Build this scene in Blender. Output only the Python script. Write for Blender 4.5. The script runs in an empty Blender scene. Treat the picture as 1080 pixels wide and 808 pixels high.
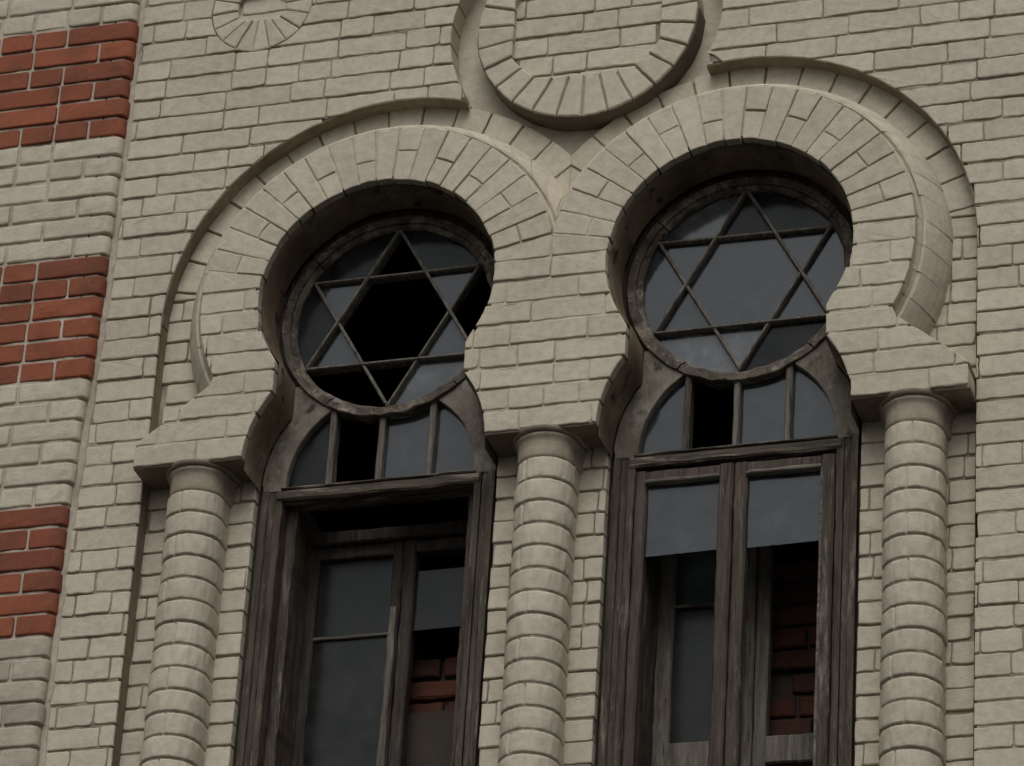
import bpy, math, random
from mathutils import Vector, Matrix, noise

random.seed(7)
# ------------------------------------------------------------------ layout
GZ = -6.76                                   # pavement height; the wall plane is y = 0, the street is at y < 0
XL, XR, ZC = -1.2438, -0.1215, 1.8832        # centres of the two round lights
XM = (XL + XR) / 2
R1, R2, R4 = 0.384, 0.575, 0.742
ZI = 1.3165                                  # underside of the imposts
Z0 = 2.6668                                  # a bed joint
CH = 0.075                                   # course height
XP = -2.18                                   # corner of the pier at the left
MX, MZ = -0.645, 2.845                       # medallion
SX, SZ, SR = -1.755, 3.06, 0.175             # small medallion
YF = -0.09                                   # face of the arches and imposts
ZB = -0.75                                   # lowest built-up brick course
XE, ZT = 1.75, 4.1668

C = bpy.context.scene.collection

# ------------------------------------------------------------------ helpers
def link(o, parent=None, root=False):
    C.objects.link(o)
    if parent is not None:
        o.parent = parent
        if root:
            o.matrix_parent_inverse = Matrix.Translation(-parent.location)
    return o

hyp = math.hypot
class MB:
    def __init__(s):
        s.v = []; s.f = []; s.t = []
    def add(s, vs, fs, t=0.5):
        b = len(s.v); s.v.extend(vs)
        s.f.extend([tuple(b + i for i in f) for f in fs]); s.t.extend([t] * len(fs))
    def box(s, x0, x1, y0, y1, z0, z1, t=0.5, bev=0.002, jit=0.0, seg=1):
        """box with chamfered edges facing the street, cut into seg pieces along its long side so it can be uneven"""
        long_z = (z1 - z0) >= (x1 - x0)
        n = seg
        prof = []
        if long_z:
            for i in range(n + 1):
                z = z0 + (z1 - z0) * i / n
                j = noise.noise(Vector((x0 * 9, y0 * 9, z * 14))) * jit
                k = noise.noise(Vector((x1 * 9 + 5, y0 * 9, z * 14))) * jit
                prof.append([(x0 + j, y1, z), (x0 + j, y0 + bev, z), (x0 + j + bev, y0, z), (x1 + k - bev, y0, z), (x1 + k, y0 + bev, z), (x1 + k, y1, z)])
        else:
            for i in range(n + 1):
                x = x0 + (x1 - x0) * i / n
                j = noise.noise(Vector((z0 * 9, y0 * 9, x * 14))) * jit
                k = noise.noise(Vector((z1 * 9 + 5, y0 * 9, x * 14))) * jit
                prof.append([(x, y1, z1 + k), (x, y0 + bev, z1 + k), (x, y0, z1 + k - bev), (x, y0, z0 + j + bev), (x, y0 + bev, z0 + j), (x, y1, z0 + j)])
        vs = [p for r in prof for p in r]
        fs = []
        for i in range(n):
            for k in range(6):
                a = i * 6 + k; b = i * 6 + (k + 1) % 6
                fs.append((a, b, b + 6, a + 6))
        fs.append(tuple(range(6))); fs.append(tuple(range(n * 6 + 5, n * 6 - 1, -1)))
        s.add(vs, fs, t)
    def build(s, name, mat, parent=None, root=False, smooth=False, label=None):
        me = bpy.data.meshes.new(name)
        me.from_pydata(s.v, [], s.f)
        at = me.attributes.new('tint', 'FLOAT', 'FACE')
        at.data.foreach_set('value', s.t)
        me.materials.append(mat)
        if smooth:
            me.polygons.foreach_set('use_smooth', [True] * len(me.polygons))
        me.update()
        o = bpy.data.objects.new(name, me)
        link(o, parent, root)
        if label: o['label'] = label
        return o

def densify(pts, step):
    out = []
    n = len(pts)
    for i in range(n):
        a = pts[i]; b = pts[(i + 1) % n]
        L = math.hypot(b[0] - a[0], b[1] - a[1]); k = max(1, int(round(L / step)))
        for j in range(k):
            out.append((a[0] + (b[0] - a[0]) * j / k, a[1] + (b[1] - a[1]) * j / k))
    return out

def grad(f, x, z):
    e = 1e-4
    gx = (f(x + e, z) - f(x - e, z)) / (2 * e); gz = (f(x, z + e) - f(x, z - e)) / (2 * e)
    return gx, gz

def snap(f, x, z):
    for _ in range(14):
        d = f(x, z)
        if abs(d) < 5e-5: break
        d = f(x, z); gx, gz = grad(f, x, z); g = gx * gx + gz * gz
        if g < 0.05: break
        k = max(-0.01, min(0.01, d / g))
        x -= k * gx; z -= k * gz
    return x, z

def clip(pts, keep, step):
    """keep the part of a dense closed outline where keep > 0; returns loops"""
    val = [keep(*p) for p in pts]
    if all(v > 0 for v in val): return [pts]
    if all(v <= 0 for v in val): return []
    n = len(pts)
    st = next(i for i in range(n) if val[i] <= 0 and val[(i + 1) % n] > 0)
    def cross(a, b):
        for _ in range(18):
            m = ((a[0] + b[0]) / 2, (a[1] + b[1]) / 2)
            if keep(*m) > 0: b = m
            else: a = m
        return b
    runs = []; cur = None
    for k in range(n):
        i = (st + k) % n; j = (i + 1) % n
        if val[i] <= 0 and val[j] > 0: cur = [cross(pts[i], pts[j])]
        elif val[i] > 0 and val[j] <= 0:
            cur.append(pts[i]); cur.append(cross(pts[j], pts[i])); runs.append(cur); cur = None
        elif val[i] > 0 and cur is not None: cur.append(pts[i])
    if cur: runs.append(cur)
    # join every exit to the entry that lies on the same cut edge
    nxt = {}; free = set(range(len(runs)))
    cand = sorted((abs(keep((runs[i][-1][0] + runs[j][0][0]) / 2, (runs[i][-1][1] + runs[j][0][1]) / 2)), i, j) for i in range(len(runs)) for j in range(len(runs)))
    for d, i, j in cand:
        if i not in nxt and j in free: nxt[i] = j; free.discard(j)
    loops = []; left = set(range(len(runs)))
    while left:
        a = i = min(left); lp = []
        while True:
            left.discard(i); lp += runs[i]; j = nxt[i]
            b = runs[i][-1]; s0 = runs[j][0]; L = math.hypot(b[0] - s0[0], b[1] - s0[1]); m = max(1, int(L / step))
            for q in range(1, m):
                t = q / m
                lp.append(snap(keep, b[0] + (s0[0] - b[0]) * t, b[1] + (s0[1] - b[1]) * t))
            if j == a: break
            i = j
        loops.append(lp)
    good = []
    for lp in loops:
        out = []
        for p in lp:
            if not out or math.hypot(p[0] - out[-1][0], p[1] - out[-1][1]) > 1e-3: out.append(p)
        while len(out) > 2 and math.hypot(out[0][0] - out[-1][0], out[0][1] - out[-1][1]) < 1e-3: out.pop()
        if len(out) >= 3:
            A = sum(out[i][0] * out[(i + 1) % len(out)][1] - out[(i + 1) % len(out)][0] * out[i][1] for i in range(len(out))) / 2
            if A > 2.5e-4: good.append(out)
    return good

def inset(lp, d):
    n = len(lp); out = []
    for i in range(n):
        a = lp[i - 1]; b = lp[i]; c = lp[(i + 1) % n]
        e1 = (b[0] - a[0], b[1] - a[1]); e2 = (c[0] - b[0], c[1] - b[1])
        l1 = math.hypot(*e1) or 1; l2 = math.hypot(*e2) or 1
        n1 = (-e1[1] / l1, e1[0] / l1); n2 = (-e2[1] / l2, e2[0] / l2)
        m = (n1[0] + n2[0], n1[1] + n2[1]); lm = math.hypot(*m) or 1
        cs = max(0.5, (n1[0] * m[0] + n1[1] * m[1]) / lm)
        out.append((b[0] + m[0] / lm * d / cs, b[1] + m[1] / lm * d / cs))
    return out

def brick(mb, corners, yf, yb, keep=None, bev=0.006, step=0.022, tint=None, rough=0.0016):
    """one brick: worn outline, rounded arrises, face slightly out of true, cut to the shape it meets"""
    if len(corners) == 4:
        rc = []
        for i in range(4):
            a, b, c_ = corners[i - 1], corners[i], corners[(i + 1) % 4]
            r = random.uniform(0.0035, 0.0095)
            l1 = hyp(a[0] - b[0], a[1] - b[1]); l2 = hyp(c_[0] - b[0], c_[1] - b[1]); r = min(r, l1 * 0.3, l2 * 0.3)
            u = ((a[0] - b[0]) / l1, (a[1] - b[1]) / l1); w = ((c_[0] - b[0]) / l2, (c_[1] - b[1]) / l2)
            rc += [(b[0] + u[0] * r, b[1] + u[1] * r), (b[0] + (u[0] + w[0]) * r * 0.29, b[1] + (u[1] + w[1]) * r * 0.29), (b[0] + w[0] * r, b[1] + w[1] * r)]
        corners = rc
    pts = densify(corners, step)
    loops = clip(pts, keep, step) if keep else [pts]
    if tint is None: tint = random.random()
    for lp in loops:
        oy = random.uniform(-0.0022, 0.0022); tx = random.uniform(-0.014, 0.014); tz = random.uniform(-0.03, 0.03)
        cx = sum(p[0] for p in lp) / len(lp); cz = sum(p[1] for p in lp) / len(lp)
        lp2 = []
        for (x, z) in lp:
            if keep is not None and keep(x, z) < 0.004:
                r = rough * 0.5
            else:
                r = rough
            nx = noise.noise(Vector((x * 38, z * 38, 1.3))) * r + noise.noise(Vector((x * 95, z * 95, 4.3))) * r * 0.6
            nz = noise.noise(Vector((x * 38, z * 38, 7.7))) * r + noise.noise(Vector((x * 95, z * 95, 9.7))) * r * 0.6
            lp2.append((x + nx, z + nz))
        lp = lp2; n = len(lp)
        def yy(x, z): return yf + oy + tx * (x - cx) + tz * (z - cz) + noise.noise(Vector((x * 22, z * 22, 3))) * 0.0016
        rings = [[(x, yb, z) for x, z in lp], [(x, yy(x, z) + bev, z) for x, z in lp]]
        l1 = inset(lp, bev * 0.3); rings.append([(x, yy(x, z) + bev * 0.3, z) for x, z in l1])
        l2 = inset(lp, bev); rings.append([(x, yy(x, z), z) for x, z in l2])
        vs = [p for r in rings for p in r]; fs = []
        for k in range(3):
            for i in range(n):
                j = (i + 1) % n
                fs.append((k * n + i, k * n + j, (k + 1) * n + j, (k + 1) * n + i))
        fs.append(tuple(3 * n + i for i in range(n)))
        mb.add(vs, fs, tint)

def plate(mb, x0, x1, z0, z1, y, yb, keep, cell=0.022, amp=0.002, tint=0.5):
    """mortar bed behind the bricks, returned to yb along every cut edge"""
    nx = max(1, int(round((x1 - x0) / cell))); nz = max(1, int(round((z1 - z0) / cell)))
    dx = (x1 - x0) / nx; dz = (z1 - z0) / nz
    yy = lambda x, z: y + (noise.noise(Vector((x * 13, z * 13, 2.2))) + 0.5 * noise.noise(Vector((x * 41, z * 41, 2.2)))) * amp
    for i in range(nx):
        for j in range(nz):
            a = x0 + i * dx; b = z0 + j * dz
            c = keep(a + dx / 2, b + dz / 2) if keep else 1
            if c < -cell: continue
            cor = [(a, b), (a + dx, b), (a + dx, b + dz), (a, b + dz)]
            if c > cell: loops = [cor]
            else: loops = clip(densify(cor, cell / 3), keep, cell / 3)
            for lp in loops:
                n = len(lp)
                mb.add([(x, yy(x, z), z) for x, z in lp], [tuple(range(n))], tint)
                if c <= cell:
                    for q in range(n):
                        p, r = lp[q], lp[(q + 1) % n]
                        if abs(keep(*p)) < 1e-3 and abs(keep(*r)) < 1e-3:
                            mb.add([(p[0], yy(*p), p[1]), (p[0], yb, p[1]), (r[0], yb, r[1]), (r[0], yy(*r), r[1])], [(0, 1, 2, 3)], tint)

def rect(x0, x1, z0, z1): return [(x0, z0), (x1, z0), (x1, z1), (x0, z1)]

def rows(mb, x0, x1, k0, k1, yf, yb, keep, gap_h=0.0078, gap_v=0.0042, S=0.230, H=0.116, both=False, rough=0.0028, bev=0.0035, zref=None, seed=0, fill=0.14):
    rnd = random.Random(seed)
    zr = Z0 if zref is None else zref
    for k in range(k0, k1):
        zb = zr + k * CH; x = x0 - rnd.random() * S
        if both: x = x0 - (H if k % 2 else 0.0)
        while x < x1:
            w = S if rnd.random() < 0.55 else H
            if rnd.random() < fill * 0.5: w = w + H * 0.5
            w *= rnd.uniform(0.95, 1.05)
            g = gap_v * rnd.uniform(0.5, 1.25)
            gh = gap_h * rnd.uniform(0.75, 1.15)
            dz = rnd.uniform(-0.002, 0.002)
            a = max(x, x0); b = min(x + w, x1)
            if b - a > 0.03:
                xa = a + (g / 2 if a > x0 else 0); xb = b - (g / 2 if b < x1 else 0)
                brick(mb, rect(xa, xb, zb + gh / 2 + dz, zb + CH - gh / 2 + dz), yf, yb, keep, bev=bev, tint=rnd.random(), rough=rough)
            x += w

def polar_brick(mb, cx, cz, r0, r1, a0, a1, yf, yb, keep=None, gap=0.006, tint=None, bev=0.0032):
    pts = []
    m = max(1, int(r1 * (a1 - a0) / 0.03))
    for i in range(m + 1):
        a = a0 + (a1 - a0) * i / m
        g = gap / 2 / r1 * (1 if i == 0 else (-1 if i == m else 0))
        pts.append((cx + r1 * math.cos(a + g), cz + r1 * math.sin(a + g)))
    for i in range(m, -1, -1):
        a = a0 + (a1 - a0) * i / m
        g = gap / 2 / r0 * (1 if i == 0 else (-1 if i == m else 0))
        pts.append((cx + r0 * math.cos(a + g), cz + r0 * math.sin(a + g)))
    # outer arc runs with growing angle, inner arc back: counter-clockwise
    brick(mb, pts, yf, yb, keep, bev=bev, tint=tint)

def sweep(mb, cx, cz, prof, a0f, a1f, n, tint=0.5, jit=0.0015):
    """profile (r, y) swept about (cx, cz); the end angles may depend on r"""
    vs = []; m = len(prof)
    for i in range(n + 1):
        for (r, y) in prof:
            a = a0f(r) + (a1f(r) - a0f(r)) * i / n
            d = noise.noise(Vector((a * 9 * r * 3, r * 20, cx))) * jit
            vs.append((cx + (r + d) * math.cos(a), y + d, cz + (r + d) * math.sin(a)))
    fs = [(i * m + k, i * m + k + 1, (i + 1) * m + k + 1, (i + 1) * m + k) for i in range(n) for k in range(m - 1)]
    mb.add(vs, fs, tint)

# ------------------------------------------------------------------ regions
hyp = math.hypot
def sd_win(dx, dz):
    dx = abs(dx)
    return min(hyp(dx, dz) - R1, max(dx - 0.307, dz + 0.05), hyp(dx, dz + 0.58) - 0.388, max(dx - 0.388, dz + 0.58))
def sd_open(x, z): return min(sd_win(x - XL, z - ZC), sd_win(x - XR, z - ZC))
def sd_front_out(x, z):
    d = 9
    for c in (XL, XR):
        dx = abs(x - c); dz = z - ZC
        d = min(d, hyp(dx, dz) - R2)
        d = min(d, max(dx - R4, 0.637 * (dx - 0.496) + 0.771 * (dz + 0.28), dz + 0.2))
    d = min(d, max(XL - x, x - XR, z - ZC - 0.10))
    return d
def keep_front(x, z): return min(-sd_front_out(x, z) - 0.001, sd_open(x, z), z - ZI + 0.003)
def sd_recess(x, z):
    d = hyp(x - MX, z - MZ) - 0.447
    for c in (XL, XR):
        dx = abs(x - c); dz = z - ZC
        d = min(d, hyp(dx, dz) - R4, max(dx - R4, dz))
    return min(d, max(XL - x, x - XR, z - ZC - 0.45))
def keep_wall(x, z): return min(sd_recess(x, z), hyp(x - SX, z - SZ) - SR)
def sd_octa(x, z, cx, cz, w, h, c):
    dx = abs(x - cx); dz = abs(z - cz)
    return max(dx - w, dz - h, (dx + dz - (w + h - c)) * 0.7071)

# ------------------------------------------------------------------ materials
def nodes(name):
    m = bpy.data.materials.new(name); m.use_nodes = True
    nt = m.node_tree; nt.nodes.clear()
    return m, nt
def N(nt, t, **k):
    n = nt.nodes.new(t)
    for a, b in k.items():
        if a in n.inputs.keys() if hasattr(n.inputs, 'keys') else False: n.inputs[a].default_value = b
        else: setattr(n, a, b)
    return n
def out(nt, sh):
    o = nt.nodes.new('ShaderNodeOutputMaterial'); nt.links.new(sh, o.inputs['Surface']); return o
def noise_n(nt, vec, scale, detail=4, rough=0.55):
    n = nt.nodes.new('ShaderNodeTexNoise'); n.inputs['Scale'].default_value = scale
    n.inputs['Detail'].default_value = detail; n.inputs['Roughness'].default_value = rough
    nt.links.new(vec, n.inputs['Vector']); return n.outputs['Fac']
def ramp(nt, fac, stops):
    r = nt.nodes.new('ShaderNodeValToRGB'); e = r.color_ramp.elements
    while len(e) < len(stops): e.new(0.5)
    for i, (p, c) in enumerate(stops):
        e[i].position = p; e[i].color = (c, c, c, 1) if not isinstance(c, tuple) else (*c, 1)
    nt.links.new(fac, r.inputs['Fac']); return r.outputs['Color']
def mix(nt, a, b, fac, mode='MIX'):
    m = nt.nodes.new('ShaderNodeMix'); m.data_type = 'RGBA'; m.blend_type = mode
    for s, v in ((m.inputs[6], a), (m.inputs[7], b), (m.inputs[0], fac)):
        if isinstance(v, tuple): s.default_value = (*v, 1)
        elif isinstance(v, (int, float)): s.default_value = v
        else: nt.links.new(v, s)
    return m.outputs[2]
def bump(nt, h, strength, dist, prev=None):
    b = nt.nodes.new('ShaderNodeBump'); b.inputs['Strength'].default_value = strength; b.inputs['Distance'].default_value = dist
    nt.links.new(h, b.inputs['Height'])
    if prev is not None: nt.links.new(prev, b.inputs['Normal'])
    return b.outputs['Normal']
def coords(nt, scale=(1, 1, 1)):
    t = nt.nodes.new('ShaderNodeTexCoord'); mp = nt.nodes.new('ShaderNodeMapping')
    mp.inputs['Scale'].default_value = scale
    nt.links.new(t.outputs['Object'], mp.inputs['Vector']); return mp.outputs['Vector']
def attr(nt):
    a = nt.nodes.new('ShaderNodeAttribute'); a.attribute_name = 'tint'; return a.outputs['Fac']
def pbsdf(nt, col, rough, nrm=None, spec=0.3):
    b = nt.nodes.new('ShaderNodeBsdfPrincipled')
    if isinstance(col, tuple): b.inputs['Base Color'].default_value = (*col, 1)
    else: nt.links.new(col, b.inputs['Base Color'])
    if isinstance(rough, (int, float)): b.inputs['Roughness'].default_value = rough
    else: nt.links.new(rough, b.inputs['Roughness'])
    b.inputs['Specular IOR Level'].default_value = spec
    if nrm is not None: nt.links.new(nrm, b.inputs['Normal'])
    return b.outputs['BSDF']

def paint_mat(name, light, dark, dirt, dirt_lo=0.60, dirt_hi=0.85, tintamt=0.12, bs=1.0, dirt_amt=0.45):
    m, nt = nodes(name); v = coords(nt); vs = coords(nt, (3.0, 3.0, 0.8))
    n1 = noise_n(nt, v, 3.2, 5, 0.6); n2 = noise_n(nt, v, 34, 5, 0.65); n3 = noise_n(nt, v, 190, 3, 0.6); n4 = noise_n(nt, vs, 5.0, 6, 0.7)
    col = mix(nt, dark, light, ramp(nt, n1, [(0.3, 0.0), (0.7, 1.0)]))
    col = mix(nt, col, (0.0, 0.0, 0.0), ramp(nt, n2, [(0.35, 0.16), (0.6, 0.0)]))
    t = ramp(nt, attr(nt), [(0.0, 1.0 - tintamt), (1.0, 1.0)])
    col = mix(nt, col, t, 1.0, 'MULTIPLY')
    col = mix(nt, col, dirt, ramp(nt, n4, [(dirt_lo - 0.10, 0.0), (min(1.0, dirt_hi + 0.1), dirt_amt)]))
    col = mix(nt, col, dirt, ramp(nt, n3, [(0.66, 0.0), (0.8, 0.45)]))
    nr = bump(nt, n2, 0.55 * bs, 0.004); nr = bump(nt, n3, 0.45 * bs, 0.0016, nr)
    out(nt, pbsdf(nt, col, 0.72, nr, 0.25)); return m

M = {}
M['paint'] = paint_mat('cream_painted_brick', (0.568, 0.511, 0.404), (0.500, 0.447, 0.348), (0.34, 0.29, 0.215))
M['soot'] = paint_mat('sooty_bare_plaster', (0.17, 0.14, 0.105), (0.10, 0.08, 0.058), (0.06, 0.047, 0.035), 0.45, 0.8, 0.0)  # dark tone carrying the shade below the medallion
M['capital'] = paint_mat('weathered_capital_paint', (0.47, 0.41, 0.32), (0.33, 0.28, 0.21), (0.16, 0.13, 0.095), 0.42, 0.75, 0.0)  # cream paint darkened for the shade under the impost
M['stain'] = paint_mat('stained_render', (0.29, 0.24, 0.175), (0.17, 0.135, 0.095), (0.09, 0.07, 0.05), 0.48, 0.75, 0.0, dirt_amt=0.85)  # brown with the shade of soffits and recess edges painted in
M['mortar_pale'] = paint_mat('paint_filled_mortar', (0.54, 0.485, 0.385), (0.42, 0.37, 0.285), (0.16, 0.13, 0.095), 0.56, 0.76, 0.0, dirt_amt=0.7)
M['mortar'] = paint_mat('painted_mortar', (0.48, 0.42, 0.33), (0.27, 0.228, 0.170), (0.085, 0.066, 0.048), 0.45, 0.62, 0.0, 1.4, dirt_amt=0.85)
M['grimy'] = paint_mat('weathered_painted_brick', (0.50, 0.442, 0.355), (0.42, 0.368, 0.290), (0.22, 0.190, 0.145), 0.50, 0.80, 0.22)
M['lime'] = paint_mat('lime_mortar', (0.52, 0.46, 0.38), (0.36, 0.30, 0.24), (0.22, 0.17, 0.13), 0.55, 0.8, 0.0, 1.3, dirt_amt=0.85)

def red_mat(name, a, b, k=1.0):
    m, nt = nodes(name); v = coords(nt)
    n1 = noise_n(nt, v, 7, 5, 0.6); n2 = noise_n(nt, v, 60, 5, 0.7); n3 = noise_n(nt, v, 220, 3, 0.6)
    col = mix(nt, a, b, attr(nt))
    col = mix(nt, col, (0.10 * k, 0.045 * k, 0.03 * k), ramp(nt, n1, [(0.45, 0.0), (0.75, 0.7)]))
    col = mix(nt, col, (0.36 * k, 0.15 * k, 0.09 * k), ramp(nt, n2, [(0.58, 0.0), (0.72, 0.5)]))
    nr = bump(nt, n2, 0.6, 0.003); nr = bump(nt, n3, 0.5, 0.0012, nr)
    out(nt, pbsdf(nt, col, 0.85, nr, 0.2)); return m
M['red'] = red_mat('red_brick', (0.285, 0.088, 0.045), (0.185, 0.060, 0.034))
M['oldred'] = red_mat('sooty_red_brick', (0.095, 0.033, 0.021), (0.050, 0.025, 0.018), 0.35)  # darker red brick for the window filling

def wood_mat(name, base, dark, light, lo, hi, sc=(58, 58, 4.5)):
    m, nt = nodes(name); v = coords(nt, sc); vo = coords(nt); vp = coords(nt, tuple(max(1.0, s * 0.13) for s in sc))
    g = noise_n(nt, v, 1.0, 8, 0.68); p = noise_n(nt, vp, 4.6, 7, 0.72); w = noise_n(nt, vo, 5.0, 4, 0.6)
    col = mix(nt, dark, base, ramp(nt, g, [(0.36, 0.0), (0.62, 1.0)]))
    col = mix(nt, col, (0.085, 0.045, 0.028), ramp(nt, w, [(0.54, 0.0), (0.76, 0.5)]))
    col = mix(nt, col, light, ramp(nt, p, [(lo, 0.0), (hi, 0.85)]))
    fl = noise_n(nt, vp, 17.0, 6, 0.75); ck = noise_n(nt, v, 2.3, 3, 0.5)
    col = mix(nt, col, tuple(q * 0.8 for q in light), ramp(nt, fl, [(0.60, 0.0), (0.66, 0.6)]))
    col = mix(nt, col, (0.012, 0.009, 0.007), ramp(nt, ck, [(0.30, 0.9), (0.38, 0.0)]))
    nr = bump(nt, g, 0.9, 0.006); nr = bump(nt, p, 0.6, 0.003, nr); nr = bump(nt, fl, 0.4, 0.002, nr)
    out(nt, pbsdf(nt, col, 0.75, nr, 0.3)); return m
M['wood'] = wood_mat('weathered_brown_wood', (0.084, 0.064, 0.048), (0.023, 0.017, 0.012), (0.21, 0.185, 0.15), 0.55, 0.68)
M['wood_x'] = wood_mat('weathered_brown_rail_wood', (0.095, 0.075, 0.055), (0.026, 0.019, 0.014), (0.34, 0.30, 0.24), 0.52, 0.64, (4.5, 58, 58))
M['darkwood'] = wood_mat('sooty_inner_wood', (0.050, 0.040, 0.032), (0.018, 0.014, 0.011), (0.15, 0.13, 0.105), 0.60, 0.74)  # brown wood again, darkened for the shade deep in the window
M['greywood'] = wood_mat('bare_grey_wood', (0.17, 0.15, 0.125), (0.065, 0.055, 0.045), (0.32, 0.29, 0.24), 0.56, 0.72)
M['greywood_x'] = wood_mat('bare_grey_rail_wood', (0.17, 0.15, 0.125), (0.065, 0.055, 0.045), (0.34, 0.31, 0.26), 0.54, 0.70, (4.5, 58, 58))
M['redwood'] = wood_mat('faded_red_brown_paint', (0.088, 0.062, 0.051), (0.033, 0.022, 0.018), (0.20, 0.16, 0.13), 0.62, 0.78)
M['arcwood'] = wood_mat('round_frame_wood', (0.100, 0.080, 0.060), (0.032, 0.024, 0.018), (0.27, 0.235, 0.185), 0.50, 0.66, (22, 40, 22))
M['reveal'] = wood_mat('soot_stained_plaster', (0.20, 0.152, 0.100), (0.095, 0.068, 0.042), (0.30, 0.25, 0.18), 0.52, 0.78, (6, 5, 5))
M['spandrel'] = wood_mat('flaking_putty_board', (0.20, 0.175, 0.140), (0.085, 0.068, 0.050), (0.34, 0.31, 0.26), 0.52, 0.70, (9, 9, 6))

def glass_mat(name, dust, amount, rough=0.06, refl=1.35):
    m, nt = nodes(name); v = coords(nt)
    n = noise_n(nt, v, 9, 5, 0.65); n2 = noise_n(nt, v, 2.2, 2, 0.5)
    tr = nt.nodes.new('ShaderNodeBsdfTransparent'); tr.inputs['Color'].default_value = (0.55, 0.58, 0.58, 1)
    gl = nt.nodes.new('ShaderNodeBsdfGlossy'); gl.inputs['Roughness'].default_value = rough
    gl.inputs['Color'].default_value = (0.9, 0.93, 0.97, 1)
    nt.links.new(bump(nt, n2, 0.10, 0.02), gl.inputs['Normal'])
    df = nt.nodes.new('ShaderNodeBsdfDiffuse'); df.inputs['Color'].default_value = (*dust, 1)
    fr = nt.nodes.new('ShaderNodeFresnel'); fr.inputs['IOR'].default_value = 1.52
    m1 = nt.nodes.new('ShaderNodeMixShader'); m2 = nt.nodes.new('ShaderNodeMixShader')
    n5 = noise_n(nt, v, 26, 6, 0.75)
    f0 = ramp(nt, n, [(0.32, amount * 0.35), (0.68, min(1.0, amount * 1.6))]); f5 = ramp(nt, n5, [(0.35, 0.55), (0.7, 1.3)])
    f = mix(nt, f0, f5, 1.0, 'MULTIPLY')
    nt.links.new(f, m1.inputs[0]); nt.links.new(tr.outputs[0], m1.inputs[1]); nt.links.new(df.outputs[0], m1.inputs[2])
    mu = nt.nodes.new('ShaderNodeMath'); mu.operation = 'MULTIPLY'; mu.inputs[1].default_value = refl
    nt.links.new(fr.outputs[0], mu.inputs[0])
    nt.links.new(mu.outputs[0], m2.inputs[0]); nt.links.new(m1.outputs[0], m2.inputs[1]); nt.links.new(gl.outputs[0], m2.inputs[2])
    out(nt, m2.outputs[0]); return m
M['glass'] = glass_mat('dusty_glass', (0.085, 0.095, 0.105), 0.38, 0.06, 1.0)
M['glass_dim'] = glass_mat('sooty_glass', (0.032, 0.033, 0.033), 0.6, 0.12, 0.32)
M['glass_pale'] = glass_mat('powdery_glass', (0.14, 0.15, 0.155), 0.55, 0.10, 1.2)
M['glass_in'] = glass_mat('grimy_inner_glass', (0.055, 0.055, 0.05), 0.34, 0.18, 0.45)

def plain(name, c, r=0.9, sc=20):
    m, nt = nodes(name); v = coords(nt); n = noise_n(nt, v, sc, 5, 0.6)
    col = mix(nt, tuple(a * 0.7 for a in c), tuple(min(1, a * 1.25) for a in c), n)
    out(nt, pbsdf(nt, col, r, bump(nt, n, 0.4, 0.004), 0.2)); return m
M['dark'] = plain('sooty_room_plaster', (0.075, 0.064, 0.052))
M['rubble'] = plain('sooty_rubble_mortar', (0.055, 0.045, 0.036))
M['asphalt'] = plain('asphalt', (0.055, 0.053, 0.05), 0.9, 8)

def bigwall(name):
    m, nt = nodes(name)
    t = nt.nodes.new('ShaderNodeTexCoord'); sp = nt.nodes.new('ShaderNodeSeparateXYZ'); cb = nt.nodes.new('ShaderNodeCombineXYZ')
    nt.links.new(t.outputs['Object'], sp.inputs[0]); nt.links.new(sp.outputs[0], cb.inputs[0]); nt.links.new(sp.outputs[2], cb.inputs[1])
    b = nt.nodes.new('ShaderNodeTexBrick'); b.inputs['Scale'].default_value = 1.0; b.inputs['Brick Width'].default_value = 0.236
    b.inputs['Row Height'].default_value = CH; b.inputs['Mortar Size'].default_value = 0.004; b.inputs['Mortar Smooth'].default_value = 0.4
    b.inputs['Color1'].default_value = (0.48, 0.44, 0.36, 1); b.inputs['Color2'].default_value = (0.44, 0.40, 0.33, 1); b.inputs['Mortar'].default_value = (0.28, 0.25, 0.20, 1)
    nt.links.new(cb.outputs[0], b.inputs['Vector'])
    v = coords(nt); n = noise_n(nt, v, 4, 6, 0.65); n2 = noise_n(nt, v, 60, 4, 0.6)
    col = mix(nt, b.outputs['Color'], (0.30, 0.26, 0.20), ramp(nt, n, [(0.5, 0.0), (0.8, 0.5)]))
    inv = nt.nodes.new('ShaderNodeMath'); inv.operation = 'SUBTRACT'; inv.inputs[0].default_value = 1; nt.links.new(b.outputs['Fac'], inv.inputs[1])
    nr = bump(nt, inv.outputs[0], 1.0, 0.008); nr = bump(nt, n2, 0.5, 0.003, nr)
    out(nt, pbsdf(nt, col, 0.75, nr, 0.2)); return m
M['bigwall'] = bigwall('painted_brick_facade')

# ------------------------------------------------------------------ ground
g = MB()
nn = 24; G = 400
vs = [(-G / 2 + G * i / nn, -G / 2 + G * j / nn, 0) for i in range(nn + 1) for j in range(nn + 1)]
g.add(vs, [(i * (nn + 1) + j, (i + 1) * (nn + 1) + j, (i + 1) * (nn + 1) + j + 1, i * (nn + 1) + j + 1) for i in range(nn) for j in range(nn)])
ground = g.build('ground', M['asphalt']); ground.location.z = GZ; ground['kind'] = 'structure'

# ------------------------------------------------------------------ the building
B = bpy.data.objects.new('brick_building', None); C.objects.link(B)
B.location = (XM, 0.3, GZ); B.empty_display_size = 1
B['label'] = 'cream painted brick building with red brick panels and two dilapidated star windows under horseshoe arches'
B['category'] = 'building'
def part(mb, name, mat, label=None, smooth=False): return mb.build(name, mat, B, True, smooth, label)
def sub(mb, name, mat, parent, label=None, smooth=False): return mb.build(name, mat, parent, False, smooth, label)

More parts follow.
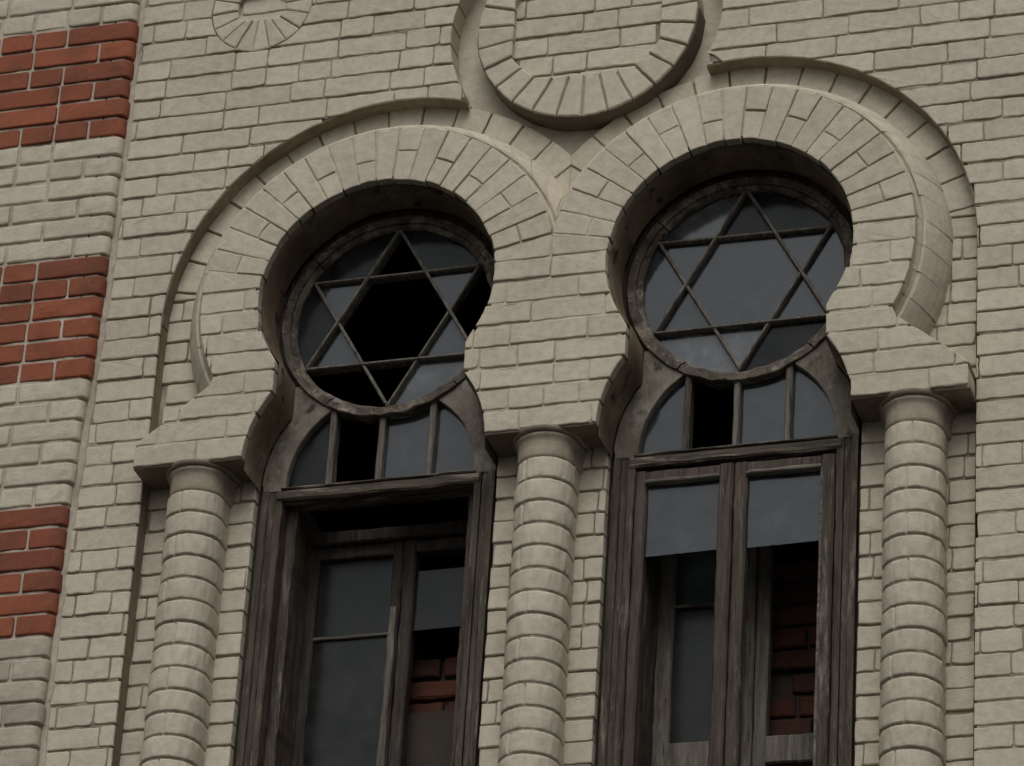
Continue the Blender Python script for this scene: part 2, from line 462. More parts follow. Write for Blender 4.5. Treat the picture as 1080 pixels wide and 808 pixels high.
# --- main wall of separate bricks
k0 = int(math.floor((ZB - Z0) / CH)); k1 = int(round((ZT - Z0) / CH))
zlo = Z0 + k0 * CH; zhi = Z0 + k1 * CH
mb = MB(); rows(mb, XP - 0.075, XE, k0, k1, 0.0, 0.095, keep_wall, seed=11)
wall = part(mb, 'painted_brick_wall', M['paint'])
mb = MB(); plate(mb, XP - 0.075, XE, zlo, zhi, 0.0048, 0.1, lambda x, z: keep_wall(x, z) - 0.003, 0.020, 0.0026)
sub(mb, 'mortar_bed', M['mortar'], wall)

# rest of the facade, plain courses all round the built-up part
mb = MB(); XA = -3.6; YB2 = 0.9
def slab(x0, x1, z0, z1): mb.box(x0, x1, 0.004, YB2, z0, z1, bev=0.0)
slab(-9.0, XA, GZ, 7.5); slab(XE, 8.0, GZ, 7.5); slab(XA, XE, GZ, zlo); slab(XA, XE, zhi, 7.5)
mb.box(-9.15, 8.15, -0.18, YB2, 7.5, 7.9, bev=0.01); mb.box(-9.05, 8.05, -0.08, YB2, 7.35, 7.5, bev=0.01)
part(mb, 'facade', M['bigwall'])

# --- pier at the left with red panels
YP = -0.042
def pier_edge(z): return XP - 0.034 * max(0.0, min(1.0, (2.05 - z) / 0.95))
def pier_row(mb, k, mat_rough, seed, xr=XP, bev=0.006):
    rnd = random.Random(seed * 131 + k); zb = Z0 + k * CH; xr = xr + pier_edge(zb) - XP
    x = xr - (0.12 if k % 2 else 0.235) - rnd.uniform(-0.004, 0.004); xb = xr
    gh = 0.0095
    while xb > XA:
        a = max(x, XA); g = 0.009
        end = (xb == xr)
        tint = rnd.random()
        if end:   # bull-nosed corner brick: rounded in plan
            dz = rnd.uniform(-0.001, 0.001); z0_, z1_ = zb + gh / 2 + dz, zb + CH - gh / 2 + dz
            rc = 0.024; xe = xr + rnd.uniform(-0.004, 0.003); oy = rnd.uniform(-0.002, 0.002)
            plan = [(a + g / 2, 0.02), (a + g / 2, YP + oy + 0.004), (a + g / 2 + 0.004, YP + oy)]
            nseg = max(2, int((xe - rc - a) / 0.03))
            for i in range(1, nseg + 1): plan.append((a + g / 2 + (xe - rc - a - g / 2) * i / nseg, YP + oy))
            for i in range(1, 7):
                t = i / 6 * math.pi / 2; plan.append((xe - rc + rc * math.sin(t), YP + oy + rc - rc * math.cos(t)))
            plan.append((xe, 0.03))
            lev = [(z0_, 0.004), (z0_ + 0.0015, 0.0015), (z0_ + 0.005, 0.0), (z0_ + 0.022, -0.0005), (z1_ - 0.022, -0.0005), (z1_ - 0.005, 0.0), (z1_ - 0.0015, 0.0015), (z1_, 0.004)]
            vs = []
            for (z, ins) in lev:
                for (px, py) in plan:
                    q = noise.noise(Vector((px * 40, py * 40, z * 40))) * 0.0018
                    cxp = (px - (xe - rc - 0.02)); 
                    vs.append((px - (ins if px > xe - rc else 0) + q * (px > xe - rc), py + (ins if py < YP + rc else 0) + q, z + q))
            m = len(plan); fs = []
            for i in range(len(lev) - 1):
                for j in range(m - 1): fs.append((i * m + j, i * m + j + 1, (i + 1) * m + j + 1, (i + 1) * m + j))
            fs.append(tuple(range(m))[::-1]); fs.append(tuple((len(lev) - 1) * m + j for j in range(m)))
            mb.add(vs, fs, tint)
        else:
            brick(mb, rect(a + g / 2, xb - g / 2, zb + gh / 2, zb + CH - gh / 2), YP, 0.02, None, tint=tint, rough=mat_rough, bev=bev)
        xb = x; x -= (0.232 if rnd.random() < 0.5 else 0.119)
def is_red(k):
    # six red courses, six painted ones, and so on; the first red panel starts five courses above Z0
    return ((k + 1) % 12) < 6
mp = MB(); groups = {}
for k in range(k0, k1):
    groups.setdefault((k + 1) // 6, []).append(k)
mb = MB(); 
plate(mb, XA, XP - 0.075, zlo, zhi, YP + 0.0065, 0.03, None, 0.04, 0.004)
for i in range(60):
    za, zc = zlo + (zhi - zlo) * i / 60, zlo + (zhi - zlo) * (i + 1) / 60; pa, pc = pier_edge(za), pier_edge(zc)
    mb.add([(pa - 0.07, YP + 0.0072, za), (pa - 0.028, YP + 0.007, za), (pa - 0.006, YP + 0.028, za), (pa - 0.006, 0.03, za), (pc - 0.07, YP + 0.0072, zc), (pc - 0.028, YP + 0.007, zc), (pc - 0.006, YP + 0.028, zc), (pc - 0.006, 0.03, zc)], [(0, 1, 5, 4), (1, 2, 6, 5), (2, 3, 7, 6)])
pier = part(mb, 'pier_core', M['lime'])
for gk, ks in groups.items():
    mr = MB(); red = is_red(ks[0])
    for k in ks: pier_row(mr, k, 0.0012 if red else 0.0020, 5 if red else 3, XP + (0.001 if red else 0), 0.004 if red else 0.006)
    if red: part(mr, 'red_brick_panel', M['red'])
    else: part(mr, 'painted_pier_band', M['grimy'] if ks[0] < -20 else M['paint'])
# smear of pointing where the pier meets the wall
mb = MB(); n = 160
vs = []
for i in range(n + 1):
    z = zlo + (zhi - zlo) * i / n
    w = 0.010 + 0.007 * noise.noise(Vector((3.1, 0, z * 11))) + 0.006 * noise.noise(Vector((8.1, 0, z * 37)))
    vs += [(pier_edge(z) - 0.004, -0.010 - 0.006 * abs(noise.noise(Vector((1, 2, z * 23)))), z), (pier_edge(z) + 0.002 + w, -0.0035, z), (pier_edge(z) + 0.006 + w * 1.3, 0.009, z)]
mb.add(vs, [(3 * i + k, 3 * i + k + 1, 3 * i + k + 4, 3 * i + k + 3) for i in range(n) for k in range(2)])
sub(mb, 'pointing', M['lime'], pier)

# --- recess behind the columns, and the sunk field round the arches
kk1 = int(round((1.9918 - Z0) / CH))
rec = None
for qx0, qx1, sd_ in ((XL - R4, XL - 0.02, 23), (XL + 0.02, XR - 0.02, 24), (XR + 0.02, XR + R4, 25)):
    mb = MB(); keep_rec = lambda x, z: min(sd_open(x, z), x - qx0, qx1 - x)
    rows(mb, qx0 - 0.001, qx1 + 0.001, k0, kk1, 0.055, 0.085, keep_rec, seed=sd_, fill=0.0)
    o = part(mb, 'recessed_brickwork', M['paint']); rec = rec or o
def band_keep(c):
    def f(x, z): return min((XM - x) if c == XL else (x - XM), z - 1.9918 - 0.003, R4 + 0.02 - hyp(x - c, z - ZC))
    return f
for c in (XL, XR):
    nb = 19; mb = MB()
    for i in range(nb):
        a0 = math.radians(2 + 176 * i / nb); a1 = math.radians(2 + 176 * (i + 1) / nb)
        polar_brick(mb, c, ZC, 0.61, R4 + 0.003, a0, a1, 0.055, 0.085, band_keep(c), gap=0.007)
    part(mb, 'arch_band', M['paint'])
mb = MB()
plate(mb, XL - R4 - 0.05, XR + R4 + 0.05, zlo, 1.9918, 0.0615, 0.12, lambda x, z: sd_open(x, z) - 0.003, 0.03, 0.003)
for c in (XL, XR):
    s = -1 if c == XL else 1
    a0 = (lambda r: math.acos(min(1, abs(XM - c) / r)) if abs(XM - c) < r else 0.0) if c == XL else (lambda r: 0.0)
    a1 = (lambda r: math.pi) if c == XL else (lambda r: math.pi - (math.acos(min(1, abs(XM - c) / r)) if abs(XM - c) < r else 0.0))
    sweep(mb, c, ZC, [(0.57, 0.0615), (R4 - 0.005, 0.0615), (R4 - 0.005, 0.09)], a0, a1, 60)
sub(mb, 'mortar_bed', M['mortar'], rec)
for c in (XL, XR):       # brown lining added along the recess edge, its shade put into the colour
    mb = MB(); top_a = math.radians(73)
    f0 = (lambda r: top_a) if c == XL else (lambda r: 0.0)
    f1 = (lambda r: math.pi) if c == XL else (lambda r: math.radians(99.3))
    sd = -1 if c == XL else 1
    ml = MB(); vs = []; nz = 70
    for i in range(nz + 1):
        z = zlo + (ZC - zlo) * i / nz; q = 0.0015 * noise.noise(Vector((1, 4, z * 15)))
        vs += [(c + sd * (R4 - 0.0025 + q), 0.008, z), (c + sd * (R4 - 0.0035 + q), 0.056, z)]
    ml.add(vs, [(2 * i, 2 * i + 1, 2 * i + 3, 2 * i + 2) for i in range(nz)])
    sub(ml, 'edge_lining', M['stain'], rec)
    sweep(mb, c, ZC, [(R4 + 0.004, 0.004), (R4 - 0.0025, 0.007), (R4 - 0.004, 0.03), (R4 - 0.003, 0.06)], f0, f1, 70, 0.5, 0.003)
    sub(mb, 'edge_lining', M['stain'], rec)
mb = MB()
plate(mb, XL - 0.2, XR + 0.2, 2.05, 3.40, 0.083, 0.09, lambda x, z: min(hyp(x - XL, z - ZC), hyp(x - XR, z - ZC)) - 0.62, 0.035, 0.004)
sub(mb, 'sunk_field', M['paint'], rec)

# --- the two arches: voussoirs, flat courses down to the imposts, roll moulding, lining
kz = int(round((1.9165 - ZI) / CH)); ZV = ZI + kz * CH
for wi, c in enumerate((XL, XR)):
    s = -1 if wi == 0 else 1
    half = (lambda x, z: XM - x - 0.003) if wi == 0 else (lambda x, z: x - XM - 0.003)
    kf = lambda x, z: min(half(x, z), z - ZV - 0.003)
    mb = MB(); nv = 21; aa = math.radians(3.6); rnd = random.Random(40 + wi)
    for i in range(nv):
        a0 = aa + (math.pi - 2 * aa) * i / nv; a1 = aa + (math.pi - 2 * aa) * (i + 1) / nv
        if (wi == 0 and i == 0) or (wi == 1 and i == nv - 1):      # springer shared with the middle pier
            sg = 1 if wi == 0 else -1; at_ = a1 if wi == 0 else math.pi - a0; hw = abs(XM - c) - 0.003
            q = [(c + sg * math.sqrt(R1 ** 2 - 0.036 ** 2), ZV + 0.0035), (c + sg * hw, ZV + 0.0035), (c + sg * hw, ZC + hw * math.tan(at_) - 0.003), (c + sg * R1 * math.cos(at_), ZC + R1 * math.sin(at_) - 0.003)]
            brick(mb, q if sg > 0 else [q[1], q[0], q[3], q[2]], YF, 0.06, None, bev=0.0032)
        elif i % 2 == 0:
            polar_brick(mb, c, ZC, R1 + rnd.uniform(-0.002, 0.003), R2 + rnd.uniform(-0.003, 0.002), a0, a1, YF, 0.06, kf, gap=0.0045 * rnd.uniform(0.6, 1.5))
        else:
            rs = 0.47 + rnd.uniform(-0.012, 0.02)
            polar_brick(mb, c, ZC, R1 + rnd.uniform(-0.002, 0.003), rs - 0.002, a0, a1, YF, 0.06, kf, gap=0.0045)
            polar_brick(mb, c, ZC, rs + 0.003, R2, a0, a1, YF, 0.06, kf, gap=0.0045)
    arch = part(mb, 'horseshoe_arch', M['paint'], smooth=False)
    mb = MB(); 
    xa, xb = (c - R2 - 0.2, XM) if wi == 0 else (XM, c + R2 + 0.2)
    plate(mb, xa, xb, ZI + 0.004, ZC + R2 + 0.02, YF + 0.0046, 0.055, lambda x, z: keep_front(x, z) - 0.003, 0.020, 0.0022)
    sub(mb, 'mortar_bed', M['mortar_pale'], arch)
    # roll moulding
    mb = MB(); prof = [(0.572, -0.080), (0.577, -0.058), (0.588, -0.047), (0.592, -0.056), (0.600, -0.055), (0.613, -0.040), (0.628, -0.019), (0.642, 0.006), (0.653, 0.032), (0.659, 0.062)]
    lim = lambda r: math.acos(min(1, (abs(XM - c)) / r))
    lo = math.radians(-31)
    nb = 22
    for i in range(nb):
        g = 0.0018
        def A(r, q, c=c, wi=wi):
            a_in = lim(r); a_out = math.pi - lo
            a = a_in + (a_out - a_in) * q
            return a if wi == 0 else math.pi - a
        q0 = i / nb; q1 = (i + 1) / nb
        f0 = (lambda r, q=q0: A(r, q) + (g / r / 2 if wi == 0 else -g / r / 2)); f1 = (lambda r, q=q1: A(r, q) - (g / r / 2 if wi == 0 else -g / r / 2))
        dr = random.uniform(-0.0015, 0.0015)
        pr = [(r + dr, y + dr) for r, y in prof]
        if wi == 0: sweep(mb, c, ZC, pr, f0, f1, 6, random.random())
        else: sweep(mb, c, ZC, pr, f1, f0, 6, random.random())
    sub(mb, 'roll_moulding', M['paint'], arch)
    mb = MB(); pr = [(r - 0.004, y + 0.004) for r, y in prof]
    if wi == 0: sweep(mb, c, ZC, pr, lim, lambda r: math.pi - lo, 90)
    else: sweep(mb, c, ZC, pr, lambda r: lo, lambda r: math.pi - lim(r), 90)
    sub(mb, 'moulding_joint', M['mortar_pale'], arch)
    # sooty lining of the opening above the impost
    mb = MB(); path = []
    rl = R1 - 0.006; an = math.asin(0.301 / rl)
    for i in range(61):
        a = -math.pi / 2 + an + (2 * math.pi - 2 * an) * i / 60
        path.append((rl * math.cos(a), rl * math.sin(a)))
    rl2 = 0.382
    an2 = math.acos(0.301 / rl2)
    right = [(0.301, -0.58 + rl2 * math.sin(an2))]
    low = [(rl2 * math.cos(an2 + (-0.05 - an2) * i / 12), -0.58 + rl2 * math.sin(an2 + (-0.05 - an2) * i / 12)) for i in range(13)]
    full = [(x, z) for x, z in low[::-1]] + path + [(-x, z) for x, z in low]
    vs = []; ys = [-0.062, -0.055, -0.02, 0.03, 0.078]
    for (x, z) in full:
        for yv in ys:
            q = noise.noise(Vector((x * 12, yv * 30, z * 12))) * 0.003
            nl = hyp(x, z) or 1
            vs.append((c + x + (0.004 if yv < -0.058 else 0) * x / nl - q * x / nl, yv, ZC + z - q * z / nl))
    m = len(ys)
    mb.add(vs, [(i * m + k, i * m + k + 1, (i + 1) * m + k + 1, (i + 1) * m + k) for i in range(len(full) - 1) for k in range(m - 1)])
    sub(mb, 'plaster_lining', M['reveal'], arch, smooth=True)

# --- imposts (three blocks of flat courses that carry the arches)
spans = [('l', XL - R4 - 0.01, XL - 0.02), ('m', XL + 0.02, XR - 0.02), ('r', XR + 0.02, XR + R4 + 0.01)]
for nm, xa, xb in spans:
    mb = MB()
    rows(mb, xa, xb, 0, kz, YF, 0.056, lambda x, z: min(keep_front(x, z), ZV - 0.001 - z), zref=ZI, seed={'l': 5, 'm': 9, 'r': 15}[nm], S=0.236, fill=0.0)
    imp = part(mb, 'impost', M['paint'])
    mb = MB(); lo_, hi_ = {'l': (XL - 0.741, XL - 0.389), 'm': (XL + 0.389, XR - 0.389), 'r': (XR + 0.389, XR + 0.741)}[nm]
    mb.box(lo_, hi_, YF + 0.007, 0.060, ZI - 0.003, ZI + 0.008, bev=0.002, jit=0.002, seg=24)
    sub(mb, 'underside', M['stain'], imp)  # added plate, coloured with the shade under the impost

# --- medallion and small medallion
def medallion(cx, cz, r1, w, h, ch, yf, yb, nseg, name, inf_y, seed, mat, gap=0.007):
    mb = MB(); inside = lambda x, z: sd_octa(x, z, cx, cz, w, h, ch)
    for i in range(nseg):
        a0 = 2 * math.pi * i / nseg + 0.06; a1 = 2 * math.pi * (i + 1) / nseg + 0.06
        polar_brick(mb, cx, cz, min(w, h) * 0.75, r1, a0, a1, yf, yb, inside, gap=gap, bev=0.005)
    o = part(mb, name, mat)
    mb = MB(); kb = int(math.floor((cz - h - Z0) / CH)); kt = int(math.ceil((cz + h - Z0) / CH))
    rows(mb, cx - w - 0.01, cx + w + 0.01, kb, kt, inf_y, yb, lambda x, z: -inside(x, z) + 0.004, seed=seed)
    sub(mb, 'infill', mat, o)
    mb = MB(); plate(mb, cx - r1, cx + r1, cz - r1, cz + r1, yf + 0.0065, yb, lambda x, z: min(r1 - 0.003 - hyp(x - cx, z - cz), inside(x, z) - 0.003), 0.03, 0.002)
    plate(mb, cx - w, cx + w, cz - h, cz + h, inf_y + 0.0065, yb, None, 0.03, 0.002)
    sub(mb, 'mortar_bed', M['mortar'] if r1 > 0.3 else M['mortar_pale'], o)
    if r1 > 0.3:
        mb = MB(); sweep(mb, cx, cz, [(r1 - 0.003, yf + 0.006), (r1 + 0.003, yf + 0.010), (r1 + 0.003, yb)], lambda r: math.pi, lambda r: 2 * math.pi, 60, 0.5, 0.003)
        sub(mb, 'rim', M['soot'], o)  # dark strip round the lower half, painted-in shade
medallion(MX + 0.005, MZ, 0.362, 0.243, 0.202, 0.085, -0.002, 0.09, 27, 'round_medallion', 0.022, 31, M['paint'])
medallion(SX, SZ, SR - 0.002, 0.082, 0.05, 0.02, 0.0, 0.06, 18, 'small_medallion', 0.014, 33, M['paint'], 0.0028)

# --- columns
def column(cx, seed):
    yc = 0.005; mb = MB(); top = 1.225; na = 80
    ztop = top; zs = []
    nc = int((ztop - zlo) / CH); rnd = random.Random(seed)
    prof = [(0.0, -0.0075, 1), (0.0040, -0.007, 1), (0.0052, -0.002, 0), (0.0085, -0.0003, 0), (0.0110, 0.0, 0), (0.025, 0.0004, 0), (0.050, 0.0004, 0), (0.0660, 0.0, 0), (0.0685, -0.0003, 0), (0.0718, -0.002, 0), (0.0732, -0.007, 1)]
    rowsz = []
    for k in range(nc):
        zb = ztop - (k + 1) * CH; dr = rnd.uniform(-0.0015, 0.0015); tint = rnd.random(); off = rnd.uniform(-0.40, 0.25)
        dx = rnd.uniform(-0.0018, 0.0018); joint = (k % 2 == 0)
        for (u, d, jf) in prof: rowsz.append((zb + u, d + dr * (1 - jf), jf, tint, off, joint, dx))
    rowsz.sort(key=lambda r: r[0])
    vs = []
    for (z, d, jf, tint, off, joint, dx) in rowsz:
        for i in range(na + 1):
            a = math.pi + math.pi * (i / na) * 1.0     # front half, from -x through -y to +x
            r = 0.0895 + d
            if joint and not jf:
                w = abs(a - (1.5 * math.pi + off - 0.12)) * 0.09
                r -= 0.0085 * max(0.0, 1 - w / 0.0042)
            r += noise.noise(Vector((a * 5, z * 30, cx))) * 0.0022 + noise.noise(Vector((a * 16, z * 110, cx))) * 0.0013
            vs.append((cx + dx + r * math.cos(a), yc + r * math.sin(a), z + 0.0015 * noise.noise(Vector((a * 3, z * 2, cx)))))
        # straight return to the recess
    m = na + 1; fs = []; ts = []
    for j in range(len(rowsz) - 1):
        for i in range(na): fs.append((j * m + i, j * m + i + 1, (j + 1) * m + i + 1, (j + 1) * m + i)); ts.append(rowsz[j][3])
    b = len(mb.v); mb.v.extend(vs); mb.f.extend(fs); mb.t.extend(ts)
    # sides back to the wall
    for sgn, i in ((-1, 0), (1, na)):
        vs = []
        for j, (z, d, *_r) in enumerate(rowsz):
            x, y, zz = mb.v[b + j * m + i]
            vs += [(x, y, zz), (x - sgn * 0.002, 0.058, zz)]
        q = [(2 * j, 2 * j + 1, 2 * j + 3, 2 * j + 2) for j in range(len(rowsz) - 1)]
        mb.add(vs, q, 0.5)
    col = part(mb, 'round_column', M['paint'], smooth=True)
    # dark bed joints ring by ring
    mj = MB()
    for k in range(nc + 1):
        zb = ztop - k * CH; vs = []
        for i in range(na + 1):
            a = math.pi + math.pi * (i / na)
            for dz in (-0.0042, 0.0052): vs.append((cx + 0.0845 * math.cos(a), yc + 0.0845 * math.sin(a), zb + dz))
        mj.add(vs, [(2 * i, 2 * i + 2, 2 * i + 3, 2 * i + 1) for i in range(na)])
    sub(mj, 'bed_joint', M['mortar'], col)
    # capital: cavetto, thin rim, abacus
    mc = MB(); pf = [(0.078, top - 0.003), (0.086, top + 0.002), (0.0885, top + 0.010), (0.0885, top + 0.034), (0.0895, top + 0.052), (0.092, top + 0.062), (0.096, top + 0.067), (0.0985, top + 0.071), (0.0985, top + 0.076), (0.096, top + 0.079), (0.090, top + 0.081), (0.092, top + 0.0815), (0.106, top + 0.0825), (0.108, ZI + 0.004)]
    vs = []
    for (r, z) in pf:
        for i in range(na + 1):
            a = math.pi + math.pi * (i / na); q = noise.noise(Vector((a * 4, z * 20, cx + 2))) * 0.0015
            vs.append((cx + (r + q) * math.cos(a), yc + (r + q) * math.sin(a), z))
    fs = [(j * m + i, j * m + i + 1, (j + 1) * m + i + 1, (j + 1) * m + i) for j in range(len(pf) - 1) for i in range(na)]
    mc.add(vs, fs)
    for sgn, i in ((-1, 0), (1, na)):
        v2 = []
        for j in range(len(pf)):
            x, y, z = vs[j * m + i]; v2 += [(x, y, z), (x + sgn * 0.01, 0.058, z)]
        mc.add(v2, [(2 * j, 2 * j + 1, 2 * j + 3, 2 * j + 2) for j in range(len(pf) - 1)])
    sub(mc, 'capital', M['capital'], col, smooth=True)
for i, cx in enumerate((XL - 0.553, XM, XR + 0.562)): column(cx, 70 + i)

# ------------------------------------------------------------------ windows
def strip(mb, cx, zs, fi, fo, y0, y1, side, jit=0.0):
    """board between |dx| = fi(z) and fo(z)"""
    vs = []
    for z in zs:
        a, b = fi(z), fo(z)
        a += noise.noise(Vector((cx * 3 + side, 1.7, z * 30))) * jit
        for (x, y) in ((a, y1), (a, y0 + 0.003), (a + 0.003, y0), (b, y0), (b, y1)):
            vs.append((cx + side * x, y, ZC + z))
    n = 5; fs = []
    for i in range(len(zs) - 1):
        for k in range(n - 1): fs.append((i * n + k, i * n + k + 1, (i + 1) * n + k + 1, (i + 1) * n + k))
    fs.append(tuple(range(n)))
    mb.add(vs, fs)

def bar(mb, p, q, w, y0, y1, ext=0.0):
    dx, dz = q[0] - p[0], q[1] - p[1]; L = hyp(dx, dz); ux, uz = dx / L, dz / L; nx, nz = -uz * w / 2, ux * w / 2
    n = 8; vs = []
    for i in range(n + 1):
        t = i / n; jx = noise.noise(Vector((p[0] * 9 + t * 3, p[1] * 9, 1))) * 0.0012
        x = p[0] + dx * t; z = p[1] + dz * t
        for (k, y) in ((1, y1), (1, y0 + 0.006), (0.45, y0), (-0.45, y0), (-1, y0 + 0.006), (-1, y1)):
            vs.append((x + nx * k + jx, y, z + nz * k + jx))
    fs = []
    for i in range(n):
        for k in range(5): fs.append((i * 6 + k, i * 6 + k + 1, (i + 1) * 6 + k + 1, (i + 1) * 6 + k))
    fs.append(tuple(range(6))); fs.append(tuple(n * 6 + k for k in range(5, -1, -1)))
    mb.add(vs, fs)

def pane(pts, y, name, mat, parent, tilt=0.0):
    mb = MB(); n = len(pts); cx = sum(p[0] for p in pts) / n; cz = sum(p[1] for p in pts) / n
    tx = random.uniform(-tilt, tilt); tz = random.uniform(-tilt, tilt)
    f = [(x, y + tx * (x - cx) + tz * (z - cz), z) for x, z in pts]; b = [(x, yy + 0.003, z) for x, yy, z in f]
    mb.add(f + b, [tuple(range(n)), tuple(range(2 * n - 1, n - 1, -1))] + [(i, n + i, n + (i + 1) % n, (i + 1) % n) for i in range(n)])
    return sub(mb, name, mat, parent)

RG, ZG = 0.318, -0.010        # glass circle
def ring_half(z, r): 
    d = r * r - (z - ZG) ** 2
    return math.sqrt(d) if d > 0 else 0.0

def window(c, idx):
    zb = zlo + 0.12 - ZC                      # sill level relative to the circle centre
    cas = MB()
    def wo(z):
        if z > -0.345: return 0.300
        if z > -0.58: return math.sqrt(max(0, 0.378 ** 2 - (z + 0.58) ** 2))
        return 0.374
    # jamb boards: two steps of moulding
    zs = [zb + (-0.60 - zb) * i / 60 for i in range(61)]
    for sd in (-1, 1):
        strip(cas, c, zs, lambda z: 0.352, lambda z: 0.374, 0.074, 0.16, sd, 0.002)
        strip(cas, c, zs, lambda z: 0.331, lambda z: 0.3515, 0.084, 0.16, sd, 0.002)
        strip(cas, c, zs, lambda z: 0.308, lambda z: 0.330, 0.079, 0.16, sd, 0.003)
        strip(cas, c, zs, lambda z: 0.276, lambda z: 0.3075, 0.135, 0.34, sd, 0.004)
        strip(cas, c, zs, lambda z: 0.374, lambda z: 0.385, 0.098, 0.16, sd)
    W = sub_part = part(cas, 'window', M['wood'], label=['window with its outer casements gone and the middle pane of the star missing', 'window with two casements that still hold bluish upper panes'][idx])
    # spandrel boards between round light and fanlight
    for sd in (-1, 1):
        mb = MB(); zz = [-0.60 + (-0.235 + 0.60) * i / 40 for i in range(41)]
        def fi(z):
            a = math.sqrt(max(0.0, 0.302 ** 2 - (z + 0.58) ** 2)) if z > -0.58 else 0.302
            b = ring_half(z, 0.359) if z > ZG - 0.359 else 0.0
            return min(max(a, b), wo(z) - 0.006) if z > -0.345 else max(a, b)
        strip(mb, c, zz, fi, wo, 0.081, 0.12, sd)
        sub(mb, 'spandrel_board', M['spandrel'], W)
    # round frame in four uneven pieces
    mb = MB(); prof = [(RG, 0.118), (RG, 0.094), (RG + 0.008, 0.086), (RG + 0.016, 0.084), (RG + 0.018, 0.075), (RG + 0.041, 0.072), (RG + 0.044, 0.076), (RG + 0.045, 0.12)]
    cuts = [math.radians(a) for a in (-122, -50, 35, 140, 238)]
    for a0, a1 in zip(cuts[:-1], cuts[1:]):
        dd = random.uniform(-0.003, 0.003)
        # clockwise-seen sweep keeps the faces turned outward
        sweep(mb, c, ZC + ZG, [(r, y + dd) for r, y in prof], lambda r, a0=a0: a0 + 0.006, lambda r, a1=a1: a1 - 0.006, 34, 0.5, 0.0045)
    sub(mb, 'round_frame', M['arcwood'], W)
    # filler behind the round frame up to the lining
    mb = MB(); sweep(mb, c, ZC, [(0.34, 0.100), (0.386, 0.100)], lambda r: math.radians(-52), lambda r: math.radians(232), 60)
    sub(mb, 'back_board', M['wood'], W)
    # star tracery: six bars of two triangles
    T = [(c + (RG - 0.002) * math.cos(math.radians(90 + 60 * k)), ZC + ZG + (RG - 0.002) * math.sin(math.radians(90 + 60 * k))) for k in range(6)]
    rj = random.Random(90 + idx)
    mb = MB()
    for k in range(6):
        p = T[k]; q = T[(k + 2) % 6]
        j = lambda: rj.uniform(-0.0055, 0.0055)
        bar(mb, (p[0] + j(), p[1] + j()), (q[0] + j(), q[1] + j()), 0.0115, 0.082 + 0.004 * (k % 2), 0.122)
    sub(mb, 'star_tracery', M['greywood'], W)
    # panes of the round light
    cc = (c, ZC + ZG)
    I = [(c + 0.5774 * RG * math.cos(math.radians(60 + 60 * k + 0)), ZC + ZG + 0.5774 * RG * math.sin(math.radians(60 + 60 * k))) for k in range(6)]
    # inner hexagon corner I[k] sits at 60+60k degrees ... tips T[k] at 90+60k
    hexa = I
    def tip(k):  # triangle at tip k lies between hexagon corners at 90+60k -+30
        a = math.radians(90 + 60 * k)
        L = (c + 0.5774 * RG * math.cos(a - math.pi / 6), ZC + ZG + 0.5774 * RG * math.sin(a - math.pi / 6))
        R = (c + 0.5774 * RG * math.cos(a + math.pi / 6), ZC + ZG + 0.5774 * RG * math.sin(a + math.pi / 6))
        return [L, T[k], R]
    def seg(k):  # circle segment between tips k and k+1
        a0 = math.radians(90 + 60 * k); a1 = a0 + math.pi / 3
        v = (c + 0.5774 * RG * math.cos((a0 + a1) / 2), ZC + ZG + 0.5774 * RG * math.sin((a0 + a1) / 2))
        arc = [(c + (RG + 0.004) * math.cos(a0 + (a1 - a0) * i / 10), ZC + ZG + (RG + 0.004) * math.sin(a0 + (a1 - a0) * i / 10)) for i in range(11)]
        return [v] + arc
    # tips: 0 top, 1 upper left, 2 lower left, 3 bottom, 4 lower right, 5 upper right; segments follow the same order
    if idx == 0:
        tips = [1, 5, 2, 4]; segs = [3, 0, 1, 5]; hx = False
    else:
        tips = [0, 1, 2, 3, 4, 5]; segs = [0, 1, 2, 3, 4, 5]; hx = True
    gt = {0: 'glass_dim', 1: 'glass', 2: 'glass', 3: 'glass_pale', 4: 'glass', 5: 'glass'} if idx else {1: 'glass', 5: 'glass', 2: 'glass', 4: 'glass'}
    gs = {0: 'glass_pale', 1: 'glass', 2: 'glass_pale', 3: 'glass_dim', 4: 'glass', 5: 'glass_dim'} if idx else {3: 'glass_pale', 0: 'glass_dim', 1: 'glass_dim', 5: 'glass_dim'}
    for k in tips: pane(tip(k), 0.106, 'pane', M[gt[k]], W, 0.012)
    for k in segs: pane(seg(k), 0.106, 'pane', M[gs[k]], W, 0.012)
    if hx: pane(hexa, 0.106, 'pane', M['glass'], W, 0.006)
    # fanlight: mullions, glass, arched inner bead
    mx = [-0.166, -0.006, 0.156] if idx == 0 else [-0.158, -0.004, 0.155]
    mb = MB()
    for i, x in enumerate(mx):
        zt = ZG - math.sqrt(0.358 ** 2 - x * x)
        mb.box(c + x - 0.010, c + x + 0.010, 0.084, 0.125, ZC - 0.592, ZC + zt + 0.004, bev=0.004, jit=0.002, seg=8)
        o = sub(mb, 'mullion', M['greywood'] if not (idx == 1 and i == 0) else M['wood'], W); mb = MB()
    def fan_poly(xa, xb):
        top = []
        for i in range(9):
            x = xa + (xb - xa) * i / 8
            zf = -0.58 + math.sqrt(max(0, 0.306 ** 2 - x * x)); zr = ZG - math.sqrt(0.344 ** 2 - x * x)
            top.append((c + x, ZC + min(zf, zr)))
        pts = [(c + xa, ZC - 0.60), (c + xb, ZC - 0.60)] + top[::-1]
        return [p for i, p in enumerate(pts) if hyp(p[0] - pts[i - 1][0], p[1] - pts[i - 1][1]) > 1e-4]
    edges = [-0.304] + mx + [0.304]
